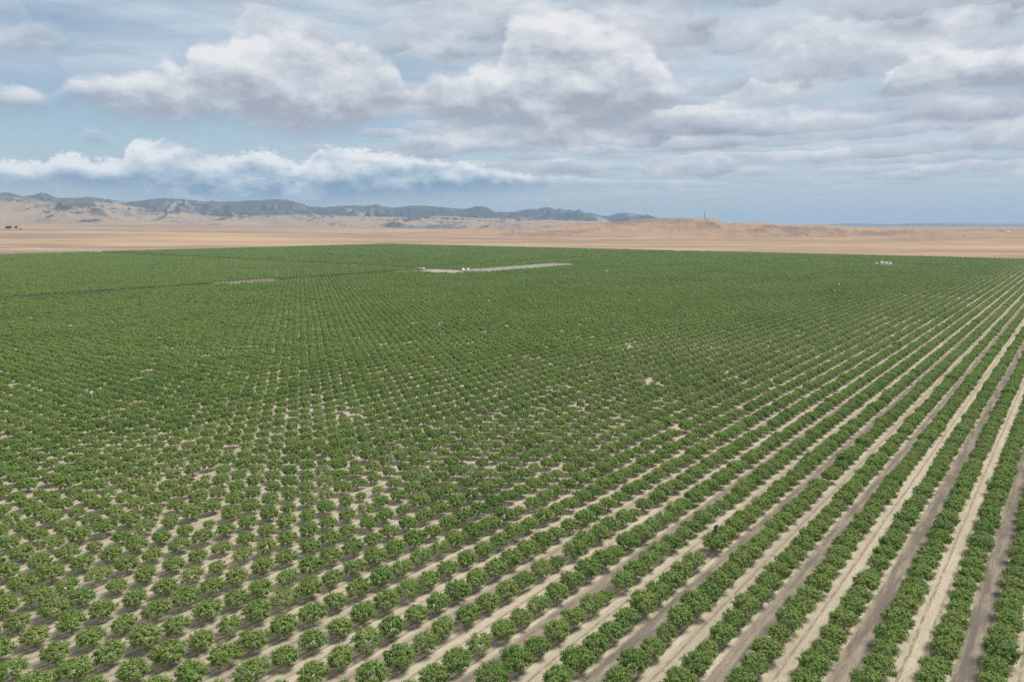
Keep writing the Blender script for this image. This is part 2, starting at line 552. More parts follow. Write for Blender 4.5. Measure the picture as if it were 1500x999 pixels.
M_SOIL = soil_material()
M_PLAIN = plain_material()
M_HILL = hill_material('dry_hill_grass', (0.336, 0.223, 0.139), (0.260, 0.181, 0.126), (0.160, 0.126, 0.101), 20, 160, 0.0022, 0.55)
M_FOOT = hill_material('foothill_grass', (0.302, 0.231, 0.176), (0.235, 0.181, 0.143), (0.046, 0.050, 0.042), 30, 520, 0.0014, 0.85, 0.28, 0.66)
M_MOUNT = hill_material('mountain_chaparral_cloud_shade', (0.286, 0.223, 0.176), (0.227, 0.176, 0.139), (0.036, 0.046, 0.052), 30, 190, 0.0010, 0.95, 0.22, 0.74)  # scrub darkened and blued to paint in cloud shadow as well
M_FAR = hill_material('far_ridge_scrub', (0.185, 0.151, 0.126), (0.134, 0.113, 0.097), (0.059, 0.059, 0.050), 0, 100, 0.0006, 0.8)
M_LEAF = leaf_material()
M_BARK = plain('pale_bark', (0.27, 0.235, 0.19), 0.9, 0.3, 6.0)
M_WHITE = plain('white_painted_steel', (0.78, 0.78, 0.76), 0.45, 0.05, 1.2)
M_CREAM = plain('cream_painted_steel', (0.70, 0.655, 0.55), 0.5, 0.08, 1.0)
M_RUST = plain('dark_machine_steel', (0.06, 0.065, 0.07), 0.6, 0.3, 2.0)
M_GALV = plain('galvanised_steel', (0.42, 0.43, 0.44), 0.45, 0.15, 4.0, 0.4)
M_WOOD = plain('weathered_board', (0.60, 0.56, 0.48), 0.8, 0.2, 5.0)
M_TOWER = plain('tower_steel', (0.14, 0.14, 0.15), 0.6, 0.2, 0.5)
M_GRAVEL = plain('pale_gravel', (0.285, 0.255, 0.215), 0.95, 0.25, 0.15)
M_LINER = plain('grey_pond_bank', (0.225, 0.212, 0.19), 0.9, 0.25, 0.12)
M_ROAD = plain('worn_asphalt', (0.16, 0.15, 0.14), 0.9, 0.2, 0.05)
M_ROAD_SHADE = plain('farm_road_painted_shade', (0.085, 0.075, 0.055), 0.95, 0.2, 0.3)  # dark colour stands in for tree shade on the road ground
M_TRACK = plain('dirt_track', (0.46, 0.39, 0.30), 0.95, 0.15, 0.05)
M_FEATHER = plain('black_feathers', (0.006, 0.006, 0.007), 0.8, 0.3, 8.0)
M_EVER = plain('dark_evergreen_leaves', (0.035, 0.055, 0.028), 0.7, 0.4, 0.3)


def water_material():
    m, t, b = mat('pond_water')
    b.inputs['Base Color'].default_value = (0.16, 0.155, 0.14, 1)
    b.inputs['Roughness'].default_value = 0.45
    b.inputs['Specular IOR Level'].default_value = 0.2
    P = world_pos(t)
    bp = t.new('ShaderNodeBump')
    bp.inputs['Strength'].default_value = 0.15
    t.put(bp.inputs['Height'], t.noise(P, 1.5, 3))
    t.l.new(bp.outputs[0], b.inputs['Normal'])
    return m


M_WATER = water_material()


# ------------------------------------------------------------------ object helpers
def mesh_obj(name, verts, faces, m, parent=None, smooth=False, mats=None, mi=None):
    me = bpy.data.meshes.new(name)
    me.from_pydata([tuple(map(float, v)) for v in verts], [], [tuple(map(int, f)) for f in faces])
    for x in (mats or [m]):
        me.materials.append(x)
    if mi is not None:
        me.polygons.foreach_set('material_index', np.asarray(mi, np.int32))
    if smooth:
        me.polygons.foreach_set('use_smooth', np.ones(len(me.polygons), bool))
    me.update()
    o = bpy.data.objects.new(name, me)
    col.objects.link(o)
    if parent is not None:
        o.parent = parent
    return o


def grid_mesh(name, X, Y, Z, m, kind='structure', smooth=True):
    nr, nc = X.shape
    verts = np.stack([X, Y, Z], -1).reshape(-1, 3)
    i = np.arange((nr - 1) * nc).reshape(nr - 1, nc)[:, :-1].ravel()
    quads = np.stack([i, i + 1, i + nc + 1, i + nc], 1)
    me = bpy.data.meshes.new(name)
    me.vertices.add(len(verts))
    me.vertices.foreach_set('co', verts.astype(np.float32).ravel())
    me.loops.add(quads.size)
    me.loops.foreach_set('vertex_index', quads.astype(np.int32).ravel())
    me.polygons.add(len(quads))
    me.polygons.foreach_set('loop_start', (np.arange(len(quads)) * 4).astype(np.int32))
    me.polygons.foreach_set('use_smooth', np.full(len(quads), smooth))
    me.materials.append(m)
    me.update(calc_edges=True)
    me.validate()
    o = bpy.data.objects.new(name, me)
    col.objects.link(o)
    if kind:
        o['kind'] = kind
    return o


def thing(name, label, cat, loc, rz=0.0, group=None):
    o = bpy.data.objects.new(name, None)
    col.objects.link(o)
    o.empty_display_size = 0.5
    o.location = loc
    o.rotation_euler = (0, 0, rz)
    o['label'] = label
    o['category'] = cat
    if group:
        o['group'] = group
    return o


class MB:
    """collects simple solids into one mesh"""

    def __init__(self):
        self.v, self.f = [], []

    def box(self, c, s):
        n = len(self.v)
        for dx_, dy_, dz_ in ((-1, -1, -1), (1, -1, -1), (1, 1, -1), (-1, 1, -1), (-1, -1, 1), (1, -1, 1), (1, 1, 1), (-1, 1, 1)):
            self.v.append((c[0] + dx_ * s[0] / 2, c[1] + dy_ * s[1] / 2, c[2] + dz_ * s[2] / 2))
        for q in ((0, 3, 2, 1), (4, 5, 6, 7), (0, 1, 5, 4), (1, 2, 6, 5), (2, 3, 7, 6), (3, 0, 4, 7)):
            self.f.append([n + k for k in q])
        return self

    def tube(self, p, q, r0, r1=None, n=8, caps=True):
        r1 = r0 if r1 is None else r1
        p, q = np.array(p, float), np.array(q, float)
        d = q - p
        d /= max(np.linalg.norm(d), 1e-9)
        a = np.cross(d, (0, 0, 1) if abs(d[2]) < 0.9 else (1, 0, 0))
        a /= np.linalg.norm(a)
        b = np.cross(d, a)
        s = len(self.v)
        for c, r in ((p, r0), (q, r1)):
            for k in range(n):
                t = 2 * math.pi * k / n
                self.v.append(tuple(c + r * (math.cos(t) * a + math.sin(t) * b)))
        for k in range(n):
            self.f.append([s + k, s + (k + 1) % n, s + n + (k + 1) % n, s + n + k])
        if caps:
            self.f.append([s + k for k in range(n)][::-1])
            self.f.append([s + n + k for k in range(n)])
        return self

    def lathe(self, prof, n=24):
        s = len(self.v)
        for r, z in prof:
            for k in range(n):
                t = 2 * math.pi * k / n
                self.v.append((r * math.cos(t), r * math.sin(t), z))
        for i in range(len(prof) - 1):
            for k in range(n):
                self.f.append([s + i * n + k, s + i * n + (k + 1) % n, s + (i + 1) * n + (k + 1) % n, s + (i + 1) * n + k])
        self.f.append([s + k for k in range(n)][::-1])
        e = s + (len(prof) - 1) * n
        self.f.append([e + k for k in range(n)])
        return self

    def prism(self, pts, y0, y1):
        """outline in x,z pushed along y"""
        s = len(self.v)
        n = len(pts)
        for y in (y0, y1):
            for x, z in pts:
                self.v.append((x, y, z))
        for k in range(n):
            self.f.append([s + k, s + (k + 1) % n, s + n + (k + 1) % n, s + n + k])
        self.f.append([s + k for k in range(n)][::-1])
        self.f.append([s + n + k for k in range(n)])
        return self

    def build(self, name, m, parent=None, smooth=False):
        return mesh_obj(name, self.v, self.f, m, parent, smooth)


# ------------------------------------------------------------------ terrain
ORCH_U, ORCH_V = 1456.0, 1592.0     # far edge and mountain-side edge of the orchard
EDGE = [0.0]


def rise(x, y):
    """gentle swell of the plain beyond the orchard"""
    d = np.hypot(x, y)
    a = np.degrees(np.arctan2(x, y))
    k = 1 / (1 + np.exp((a + 16) / 5.0))
    lift = np.clip((d - 2300) / 6000, 0, 1) * (20 + 75 * k)
    return lift + np.clip((d - 2300) / 2500, 0, 1) * 5 * fbm(x / 1400, y / 700, 4, 11)


azs = np.concatenate([np.arange(-180, -50, 5.0), np.arange(-50, 50.01, 0.35), np.arange(55, 181, 5.0)])
rr = np.concatenate([[0.5], np.geomspace(40, 42000, 130)])
Ag, Rg = np.meshgrid(np.radians(azs), rr)
Xg, Yg = Rg * np.sin(Ag), Rg * np.cos(Ag)
Zg = rise(Xg, Yg) - 0.12
Zg = np.where(Rg < 2300, -0.12, Zg)
ground = grid_mesh('ground', Xg[:, ::-1], Yg[:, ::-1], Zg[:, ::-1], M_PLAIN)

# orchard floor: sheet of bare soil under the trees
us = np.array([-260, 0, 200, 500, 900, ORCH_U + 7])
vs_ = np.array([-420, -100, 100, 400, 800, 1200, ORCH_V + 7])
Ug, Vg = np.meshgrid(us, vs_)
fx, fy = uv2xy(Ug, Vg)
orchard_floor = grid_mesh('orchard_soil', fx[::-1], fy[::-1], np.zeros_like(fx), M_SOIL, smooth=False)


def range_mesh(name, crest_px, r_foot, r_crest, r_back, az_lo, az_hi, m, seed, spur, nz, daz=0.09, nr=110, rough=0.05, crest_var=0.10, extra_base=0.0, pw=1.25):
    """a chain of hills whose skyline follows crest_px, with spurs and gullies running down to the plain"""
    ca, ce = zip(*[azel(*p) for p in crest_px])
    az = np.arange(az_lo, az_hi, daz)
    rc_r = r_crest * (1 + crest_var * fbm(az / 9.0, az * 0 + 3.3, 3, seed + 40))
    el = np.interp(az, ca, ce)
    el = el + rough * fbm(az * 1.6, az * 0 + 1.7, 4, seed + 50)
    crest_z = CAM_H + rc_r * np.tan(np.radians(el))
    T = np.concatenate([np.linspace(-0.06, 1.0, nr), 1 + np.linspace(0.05, 1, 16) ** 1.3])
    A, TT = np.meshgrid(np.radians(az), T)
    RC = np.broadcast_to(rc_r, A.shape)
    RR = np.where(TT <= 1, r_foot + (RC - r_foot) * TT, RC + (r_back - RC) * (TT - 1))
    X, Y = RR * np.sin(A), RR * np.cos(A)
    base = rise(X, Y) - 3
    CZ = np.broadcast_to(crest_z, A.shape)
    t = np.clip(TT, 0, 1)
    g = t ** pw
    wx = X + 0.25 * nz * fbm(X / nz, Y / nz, 3, seed + 9)
    wy = Y + 0.25 * nz * fbm(X / nz + 7, Y / nz, 3, seed + 19)
    rd = ridged(wx / nz, wy / nz * 0.75, 6, seed)
    bump = (rd - 0.55) * spur * np.sin(np.clip(t * 1.04, 0, 1) * np.pi) ** 0.8
    h = base + (np.maximum(CZ - base, 2.0)) * np.clip(g + bump, -0.02, 1.0)
    back = np.clip(TT - 1, 0, 1)
    h = np.where(TT > 1, base + (CZ - base) * (1 - back) ** 1.5 * (1 + 0.0 * rd) - 30 * back, h)
    h = np.where(TT < 0, base - 12 * (-TT / 0.06), h)
    return grid_mesh(name, X[:, ::-1], Y[:, ::-1], h[:, ::-1], m), (ca, ce, r_crest)


far_ridge, _ = range_mesh('far_ridge', [(700, 334), (1050, 333), (1150, 330), (1210, 329), (1250, 327.5), (1300, 328.5), (1350, 327), (1400, 326.6), (1460, 327.6), (1500, 327.6), (1700, 327), (2100, 328)],
                          17000, 24000, 28000, 2, 56, M_FAR, 5, 0.35, 3200, 0.15, 40, 0.02, 0.04)
mountains, _ = range_mesh('mountains', [(-700, 292), (-300, 288), (-100, 286), (0, 283), (15, 282.5), (36, 288), (60, 283), (68, 283), (82, 290), (105, 290.5), (131, 288.5), (160, 292.5), (190, 296), (240, 290), (270, 292.5), (300, 295), (340, 296),
                                        (367, 294), (412, 292), (430, 295), (452, 302), (474, 304), (495, 302), (520, 301), (535, 302), (553, 299.5), (575, 304.5), (592, 302.5), (612, 301), (640, 303), (655, 304.5), (680, 306.5), (703, 302), (712, 303), (727, 311),
                                        (740, 311), (752, 311), (764, 308), (778, 306), (788, 307), (795, 304.5), (803, 303.5), (815, 307), (820, 305.5), (830, 309), (834, 307), (842, 309), (847, 306.5), (856, 311.5), (866, 312), (878, 316), (893, 316.5), (905, 312.5), (916, 312), (930, 313.5),
                                        (942, 315.5), (948, 315), (962, 318.5), (985, 324), (1010, 330), (1060, 333)],
                          9000, 13500, 17000, -54, 17, M_MOUNT, 21, 0.95, 1150, 0.07, 120, 0.03, 0.07)
foothills, _ = range_mesh('foothills', [(-700, 286), (-300, 284), (-60, 285), (0, 287), (30, 289), (60, 294), (85, 296), (110, 297.5), (135, 296), (165, 297.5), (190, 302), (215, 306), (240, 310.5), (262, 309), (290, 315), (330, 318), (380, 316), (430, 314.5), (470, 315),
                                        (520, 317), (560, 318), (600, 319), (630, 316), (660, 317), (700, 320), (740, 320), (790, 322), (850, 324), (900, 327), (980, 330)],
                          6200, 9500, 12000, -54, 14, M_FOOT, 71, 0.85, 1050, 0.08, 110, 0.05, 0.07)
dry_hills, (hca, hce, hr) = range_mesh('dry_hills', [(560, 341), (640, 339), (700, 337), (760, 335), (800, 333), (850, 329), (880, 327), (920, 324), (950, 320.5), (968, 319.5), (985, 320), (1000, 319.3), (1015, 320), (1032, 320), (1045, 320.5), (1056, 325), (1066, 328), (1080, 326.5), (1095, 327.5), (1110, 326.5), (1125, 326.6), (1145, 329),
                                                   (1165, 329.5), (1185, 329.5), (1215, 330.3), (1240, 331.8), (1265, 334), (1300, 335.3), (1330, 334.5), (1360, 336), (1400, 336), (1420, 335), (1450, 334.5), (1470, 336), (1500, 335), (1600, 335), (1800, 333), (2100, 334)],
                                       3000, 4300, 6500, -9, 54, M_HILL, 33, 0.75, 460, 0.09, 110, 0.05, 0.05)
bpy.context.view_layer.update()
DEPS = bpy.context.evaluated_depsgraph_get()


def cast(px, py):
    """where the sight line through a photo pixel meets the land"""
    d = ray(px, py)
    d = d / np.linalg.norm(d)
    ok, loc, *_ = scene.ray_cast(DEPS, (0, 0, CAM_H), tuple(d), distance=60000)
    return loc if ok else None


def land_z(x, y):
    ok, loc, *_ = scene.ray_cast(DEPS, (x, y, 3000), (0, 0, -1))
    return loc.z if ok else 0.0


def strip(name, pts, width, m, lift):
    """a road laid over the land along pts"""
    pts = np.array(pts, float)
    V, Fc = [], []
    for i, p in enumerate(pts):
        t = pts[min(i + 1, len(pts) - 1)] - pts[max(i - 1, 0)]
        t /= np.linalg.norm(t)
        n = np.array([-t[1], t[0]])
        for s in (1, -1):
            q = p + n * s * width / 2
            V.append((q[0], q[1], land_z(q[0], q[1]) + lift))
        if i:
            Fc.append((2 * i - 2, 2 * i - 1, 2 * i + 1, 2 * i))
    o = mesh_obj(name, V, Fc, m)
    o['kind'] = 'structure'
    return o


# county road leaving the orchard towards the mountains, with its pale verge
road_uv = [(724 + 3 * math.sin(v / 160.0), v) for v in np.arange(1603, 3000, 25.0)]
strip('verge', [uv2xy(u - 10, v) for u, v in road_uv], 10, M_TRACK, 0.10)
strip('road', [uv2xy(u, v) for u, v in road_uv], 8, M_ROAD, 0.25)
# dirt tracks across the plain behind the orchard
strip('dirt_track', [uv2xy(ORCH_U + 16 + 2 * math.sin(v / 90.0), v) for v in np.arange(-60, 1600, 30.0)], 9, M_TRACK, 0.12)
strip('dirt_track', [(1500 * k + (1 - k) * 430 + 60 * math.sin(k * 7), 1900 + 700 * k + 50 * math.sin(k * 5)) for k in np.linspace(0, 1, 50)], 8, M_TRACK, 0.35)

# farm roads between the blocks: dark strips that paint in the tree shade
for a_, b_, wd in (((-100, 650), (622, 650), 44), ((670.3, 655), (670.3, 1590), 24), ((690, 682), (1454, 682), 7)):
    strip('farm_road_shade_strip', [uv2xy(a_[0] + (b_[0] - a_[0]) * k, a_[1] + (b_[1] - a_[1]) * k) for k in np.linspace(0, 1, 12)], wd, M_ROAD_SHADE, 0.012)

# ------------------------------------------------------------------ the orchard plan
rng = np.random.RandomState(7)
ni = np.arange(int((-200 - OFF_U) / SP_U), int((ORCH_U - OFF_U) / SP_U) + 1)
nj = np.arange(int((-380 - OFF_V) / SP_V), int((ORCH_V - OFF_V) / SP_V) + 1)
I, J = np.meshgrid(ni, nj, indexing='ij')
I, J = I.ravel(), J.ravel()
U = OFF_U + I * SP_U
V = OFF_V + J * SP_V
U = U + rng.normal(0, 0.16, U.shape)
V = V + rng.normal(0, 0.14, V.shape)
X, Y = uv2xy(U, V)


def inside(u0, u1, v0, v1):
    return (U > u0) & (U < u1) & (V > v0) & (V < v1)


gap = inside(-999, 672, 635, 653)                      # farm road along the rows
gap |= inside(380, 452, 629, 664)                      # widened bare patch beside it
gap |= inside(660, 680, 600, 2000)                     # cross road to the mountain-side edge
gap |= inside(664, 671, -999, 600)                     # its narrow continuation
gap |= inside(622, 672, 566, 656)                      # tank yard
gap |= inside(655, 870, 558, 603)                      # reservoir
gap |= inside(676, 2000, 675, 688)                     # farm road behind the reservoir
gap |= inside(1142, 1164, 206, 250)                    # cream tanks
gap |= inside(1156, 1168, 140, 300)
ANG = np.degrees(np.arctan2(X, Y))
DIST = np.hypot(X, Y)
keep = ~gap & (rng.rand(len(U)) > 0.002) & (((np.abs(ANG) < 44) & (Y > 0)) | (DIST < 150)) & (Y > -60)
I, J, U, V, X, Y, DIST = [a[keep] for a in (I, J, U, V, X, Y, DIST)]
size = 0.985 + 0.07 * fbm(U / 55, V / 40, 3, 3) + rng.normal(0, 0.065, len(U))
size += np.interp(V, [-20, 60, 120, 200], [0.085, 0.03, -0.045, 0.01])
weak = np.zeros(len(U))
for px, py, rad in ((465, 612, 22), (245, 655, 12), (395, 560, 16), (90, 560, 12), (300, 720, 10), (330, 835, 9)):
    gx, gy = on_ground(px, py)
    weak = np.maximum(weak, np.exp(-((X - gx) ** 2 + (Y - gy) ** 2) / rad ** 2))
size -= 0.07 * weak
small = rng.rand(len(U)) < 0.035
size = np.where(small, size * rng.uniform(0.62, 0.82, len(U)), size)
size = np.clip(size, 0.55, 1.28)
tint = np.clip(0.38 + 0.42 * fbm(U / 90 + 5, V / 60, 4, 17) + rng.normal(0, 0.15, len(U)) + 0.25 * weak + np.where(U > 670, -0.08, 0) + np.where((V > 645) & (U < 670), 0.10, 0) + np.where(size < 0.8, 0.12, 0), 0, 1)
rot = math.pi / 2 - ROW_AZ + math.pi * rng.randint(0, 2, len(U)) + rng.normal(0, 0.22, len(U))     # crowns reach along the row
wide = rng.uniform(0.93, 1.08, len(U))
variant = rng.randint(0, 14, len(U))


# ------------------------------------------------------------------ tree builder
def tree_parts(seed, tips, leaves, leaf_len):
    """trunk solid and a crown of leaf-sized faces; crown about 3.9 m wide and 3 m tall"""
    rs = np.random.RandomState(seed)
    tm = MB()
    fork = rs.uniform(0.75, 0.95)
    lean = rs.normal(0, 0.05, 2)
    top = np.array([lean[0], lean[1], fork])
    tm.tube((0, 0, -0.06), top * (1, 1, 0.5), 0.085, 0.07, 7)
    tm.tube(top * (1, 1, 0.5), top, 0.07, 0.065, 7)
    nl = rs.randint(5, 7)
    for k in range(nl):
        a = 2 * math.pi * (k + rs.uniform(-0.2, 0.2)) / nl
        m1 = top + np.array([math.cos(a) * 0.5, math.sin(a) * 0.5, 0.5])
        m2 = top + np.array([math.cos(a + 0.2) * 1.05, math.sin(a + 0.2) * 1.05, rs.uniform(0.9, 1.3)])
        tm.tube(top - (0, 0, 0.05), m1, 0.05, 0.036, 6)
        tm.tube(m1, m2, 0.036, 0.02, 5)
        tm.tube(m1, m1 + (rs.uniform(-0.3, 0.3), rs.uniform(-0.3, 0.3), 0.8), 0.026, 0.012, 5)
    # outline of the crown: uneven lobes
    ph = rs.uniform(0, 6.28, 6)
    am = rs.uniform(0.4, 1.9, 3)
    hz_ = rs.uniform(0.9, 1.12)

    def rad(a, z):
        return 1 + 0.07 * am[0] * math.sin(2 * a + ph[0]) + 0.06 * am[1] * math.sin(3 * a + ph[1] + 2 * z) + 0.05 * am[2] * math.sin(5 * a + ph[2] - z)
    Vv, Fv = [], []
    cz = 1.86
    for k in range(-tips // 8, tips):
        u = (k + 0.5) / tips if k >= 0 else 0.02 + 0.16 * rs.rand()
        zz = 1 - 1.62 * u                                   # from the crown top to well under its middle
        a = k * 2.39996 + rs.normal(0, 0.25)
        rr_ = math.sqrt(max(0.0, 1 - min(1, abs(zz)) ** 2.3))
        rj = rs.uniform(0.86, 1.08) * rad(a, zz)
        tip = np.array([math.cos(a) * rr_ * 1.93 * rj, math.sin(a) * rr_ * 1.93 * rj, cz + zz * 1.13 * hz_ * rs.uniform(0.84, 1.16)])
        root = np.array([0, 0, 1.15]) + (tip - (0, 0, 1.15)) * 0.45
        for _ in range(leaves):
            s = rs.beta(2.6, 1.1)
            p = root + (tip - root) * s + rs.normal(0, 0.115, 3) * (1, 1, 0.9)
            out = p - (0, 0, 1.3)
            out /= max(np.linalg.norm(out), 1e-6)
            nrm = out * 0.8 + rs.normal(0, 0.42, 3) + (0, 0, 0.4)
            nrm /= np.linalg.norm(nrm)
            d = np.cross(nrm, rs.normal(0, 1, 3))
            d /= max(np.linalg.norm(d), 1e-6)
            e = np.cross(nrm, d)
            L = leaf_len * rs.uniform(0.7, 1.25)
            w_ = L * rs.uniform(0.5, 0.7)
            n0 = len(Vv)
            fold = nrm * L * 0.10
            Vv += [p - d * L * 0.5, p + e * w_ * 0.5 - fold, p + d * L * 0.5, p - e * w_ * 0.5 - fold]
            Fv.append((n0, n0 + 1, n0 + 2, n0 + 3))
    return tm, Vv, Fv


def raw_mesh(name, Vv, Fv, mats, mi=None):
    me = bpy.data.meshes.new(name)
    me.from_pydata([tuple(map(float, v)) for v in Vv], [], [tuple(f) for f in Fv])
    for m in mats:
        me.materials.append(m)
    if mi is not None:
        me.polygons.foreach_set('material_index', np.asarray(mi, np.int32))
    me.update()
    return me


NVAR = 14
trunk_me, crown_me, CROWN = [], [], []
proto = bpy.data.collections.new('orchard_tree_shapes')     # shapes shared by the far trees, not in the scene itself
names = []
for k in range(NVAR):
    tm, Vv, Fv = tree_parts(100 + k, 68 + (k * 37) % 34, 29 + (k * 11) % 12, 0.255)
    CROWN.append('thin-crowned' if len(Fv) < 2750 else 'dense-crowned' if len(Fv) > 3350 else 'round-crowned')
    trunk_me.append(raw_mesh('trunk', tm.v, tm.f, [M_BARK]))
    crown_me.append(raw_mesh('crown', Vv, Fv, [M_LEAF]))
    me = raw_mesh('orchard_tree_shape', list(tm.v) + list(Vv), list(tm.f) + [tuple(i + len(tm.v) for i in f) for f in Fv], [M_BARK, M_LEAF], [0] * len(tm.f) + [1] * len(Fv))
    o = bpy.data.objects.new('a_shape_%02d' % k, me)
    proto.objects.link(o)
for k in range(NVAR):
    tm, Vv, Fv = tree_parts(300 + k, 60, 10, 0.50)
    me = raw_mesh('orchard_tree_shape_far', Vv, Fv, [M_LEAF])
    o = bpy.data.objects.new('b_shape_%02d' % k, me)
    proto.objects.link(o)

# ------------------------------------------------------------------ the 300 trees that show largest, one by one
PX, PY, DEP = project(np.stack([X, Y, np.full_like(X, 1.9)], 1))
hw = 2.0 * size / DEP * F_PX
infr = (PX > -hw) & (PX < 1500 + hw) & (PY < 999 + hw * 0.7) & (PY > 0) & (Y > 0)
order = np.where(infr)[0]
order = order[np.argsort(-(size / DEP)[order] - 0.2 / DEP[order])]
order = order[np.argsort(DEP[order])][:300]
single = np.zeros(len(X), bool)
single[order] = True

bx_, by_ = on_ground(1048, 783, 2.6)
BIRD_J = int(round((xy2uv(bx_, by_)[1] - OFF_V) / SP_V))
ORD = ['', 'next', 'second', 'third', 'fourth', 'fifth', 'sixth', 'seventh', 'eighth', 'ninth', 'tenth', 'eleventh', 'twelfth', 'thirteenth', 'fourteenth', 'fifteenth',
       'sixteenth', 'seventeenth', 'eighteenth', 'nineteenth', 'twentieth', '21st', '22nd', '23rd', '24th', '25th', '26th', '27th', '28th', '29th', '30th']


def tree_label(k):
    s, tn = size[k], tint[k]
    sz = 'small' if s < 0.80 else 'large' if s > 1.06 else 'middling'
    cl = 'deep green' if tn < 0.33 else 'yellowish green' if tn > 0.52 else 'mid green'
    d = int(J[k]) - BIRD_J
    cr = CROWN[variant[k]]
    if d == 0:
        where = "in the row under the flying black bird"
    elif d > 0:
        where = "%s row from the black bird's toward the tanks" % ORD[min(d, 30)]
    else:
        where = "%s row from the black bird's away from the tanks" % ORD[min(-d, 30)]
    return '%s %s %s orchard tree %s' % (sz, cl, cr, where)


for k in order:
    r = thing('orchard_tree', tree_label(k), 'tree', (X[k], Y[k], 0.0), rot[k], 'orchard trees planted in rows')
    r.scale = (size[k] * wide[k] * 1.05, size[k] / wide[k] * 0.93, size[k])
    t_ = bpy.data.objects.new('trunk', trunk_me[variant[k]])
    c_ = bpy.data.objects.new('crown', crown_me[variant[k]])
    for o in (t_, c_):
        col.objects.link(o)
        o.parent = r
    c_['tint'] = float(tint[k])

# ------------------------------------------------------------------ all the other trees: one object
far = ~single
idx = np.where(DIST > 330, variant + NVAR, variant)[far]
me = bpy.data.meshes.new('orchard_trees')
n = int(far.sum())
me.vertices.add(n)
me.vertices.foreach_set('co', np.stack([X[far], Y[far], np.zeros(n)], 1).astype(np.float32).ravel())


def attr(name, typ, data):
    a = me.attributes.new(name, typ, 'POINT')
    a.data.foreach_set('value' if typ in ('FLOAT', 'INT') else 'vector', np.asarray(data).ravel())


attr('shape', 'INT', idx.astype(np.int32))
attr('tint', 'FLOAT', tint[far].astype(np.float32))
attr('turn', 'FLOAT_VECTOR', np.stack([np.zeros(n), np.zeros(n), rot[far]], 1).astype(np.float32))
attr('size', 'FLOAT_VECTOR', np.stack([size[far] * wide[far] * 1.05, size[far] / wide[far] * 0.93, size[far]], 1).astype(np.float32))
me.update()
rest = bpy.data.objects.new('orchard_trees', me)
col.objects.link(rest)
rest['kind'] = 'stuff'
rest['label'] = 'thousands of further green orchard trees in rows out to the dry plain'
rest['category'] = 'orchard'
ng = bpy.data.node_groups.new('orchard_planting', 'GeometryNodeTree')
ng.interface.new_socket('Geometry', in_out='INPUT', socket_type='NodeSocketGeometry')
ng.interface.new_socket('Geometry', in_out='OUTPUT', socket_type='NodeSocketGeometry')
gi, go = ng.nodes.new('NodeGroupInput'), ng.nodes.new('NodeGroupOutput')
ci = ng.nodes.new('GeometryNodeCollectionInfo')
ci.inputs['Collection'].default_value = proto
ci.inputs['Separate Children'].default_value = True
ci.inputs['Reset Children'].default_value = True
ip = ng.nodes.new('GeometryNodeInstanceOnPoints')
ip.inputs['Pick Instance'].default_value = True


def named(nm, typ):
    nd = ng.nodes.new('GeometryNodeInputNamedAttribute')
    nd.data_type = typ
    nd.inputs[0].default_value = nm
    return nd.outputs[0]


ng.links.new(gi.outputs[0], ip.inputs['Points'])
ng.links.new(ci.outputs[0], ip.inputs['Instance'])
ng.links.new(named('shape', 'INT'), ip.inputs['Instance Index'])
ng.links.new(named('turn', 'FLOAT_VECTOR'), ip.inputs['Rotation'])
ng.links.new(named('size', 'FLOAT_VECTOR'), ip.inputs['Scale'])
ng.links.new(ip.outputs[0], go.inputs[0])
md = rest.modifiers.new('planting', 'NODES')
md.node_group = ng
print('trees', len(X), 'bird row', BIRD_J, 'rows', sorted(set((J[order] - BIRD_J).tolist())))


# ------------------------------------------------------------------ tank yard and reservoir
def pad(name, u0, u1, v0, v1, z, m, n=10, jit=1.5, seed=0):
    rs = np.random.RandomState(seed)
    pts = []
    for a, b in (((u0, v0), (u1, v0)), ((u1, v0), (u1, v1)), ((u1, v1), (u0, v1)), ((u0, v1), (u0, v0))):
        for k in range(n):
            t = k / n
            pts.append((a[0] + (b[0] - a[0]) * t + rs.uniform(-jit, jit), a[1] + (b[1] - a[1]) * t + rs.uniform(-jit, jit)))
    Vv = [(*uv2xy(u, v), z) for u, v in pts]
    o = mesh_obj(name, Vv, [list(range(len(Vv)))[::-1]], m)
    o['kind'] = 'structure'
    return o


pad('gravel_yard', 625, 671, 569, 654, 0.02, M_GRAVEL, seed=1)
pad('gravel_patch', 384, 448, 640, 661, 0.03, M_GRAVEL, seed=2)
pad('gravel_patch', 1139, 1162, 208, 260, 0.02, M_GRAVEL, seed=3)

# reservoir: earth bank round a sheet of water
pu0, pu1, pv0, pv1 = 674.0, 860.0, 566.0, 594.0
res = thing('reservoir', 'long narrow pale-banked irrigation reservoir beside the two white tanks', 'reservoir', (*uv2xy((pu0 + pu1) / 2, (pv0 + pv1) / 2), 0))
cxr, cyr = uv2xy((pu0 + pu1) / 2, (pv0 + pv1) / 2)


def ring(off, z):
    out = []
    c = [(pu0 - off, pv0 - off), (pu1 + off, pv0 - off), (pu1 + off, pv1 + off), (pu0 - off, pv1 + off)]
    for k in range(4):
        a, b = np.array(c[k]), np.array(c[(k + 1) % 4])
        for t in np.linspace(0, 1, 24, endpoint=False):
            u, v = a + (b - a) * t
            x, y = uv2xy(u, v)
            out.append((x - cxr, y - cyr, z + rng.uniform(-0.06, 0.06)))
    return out


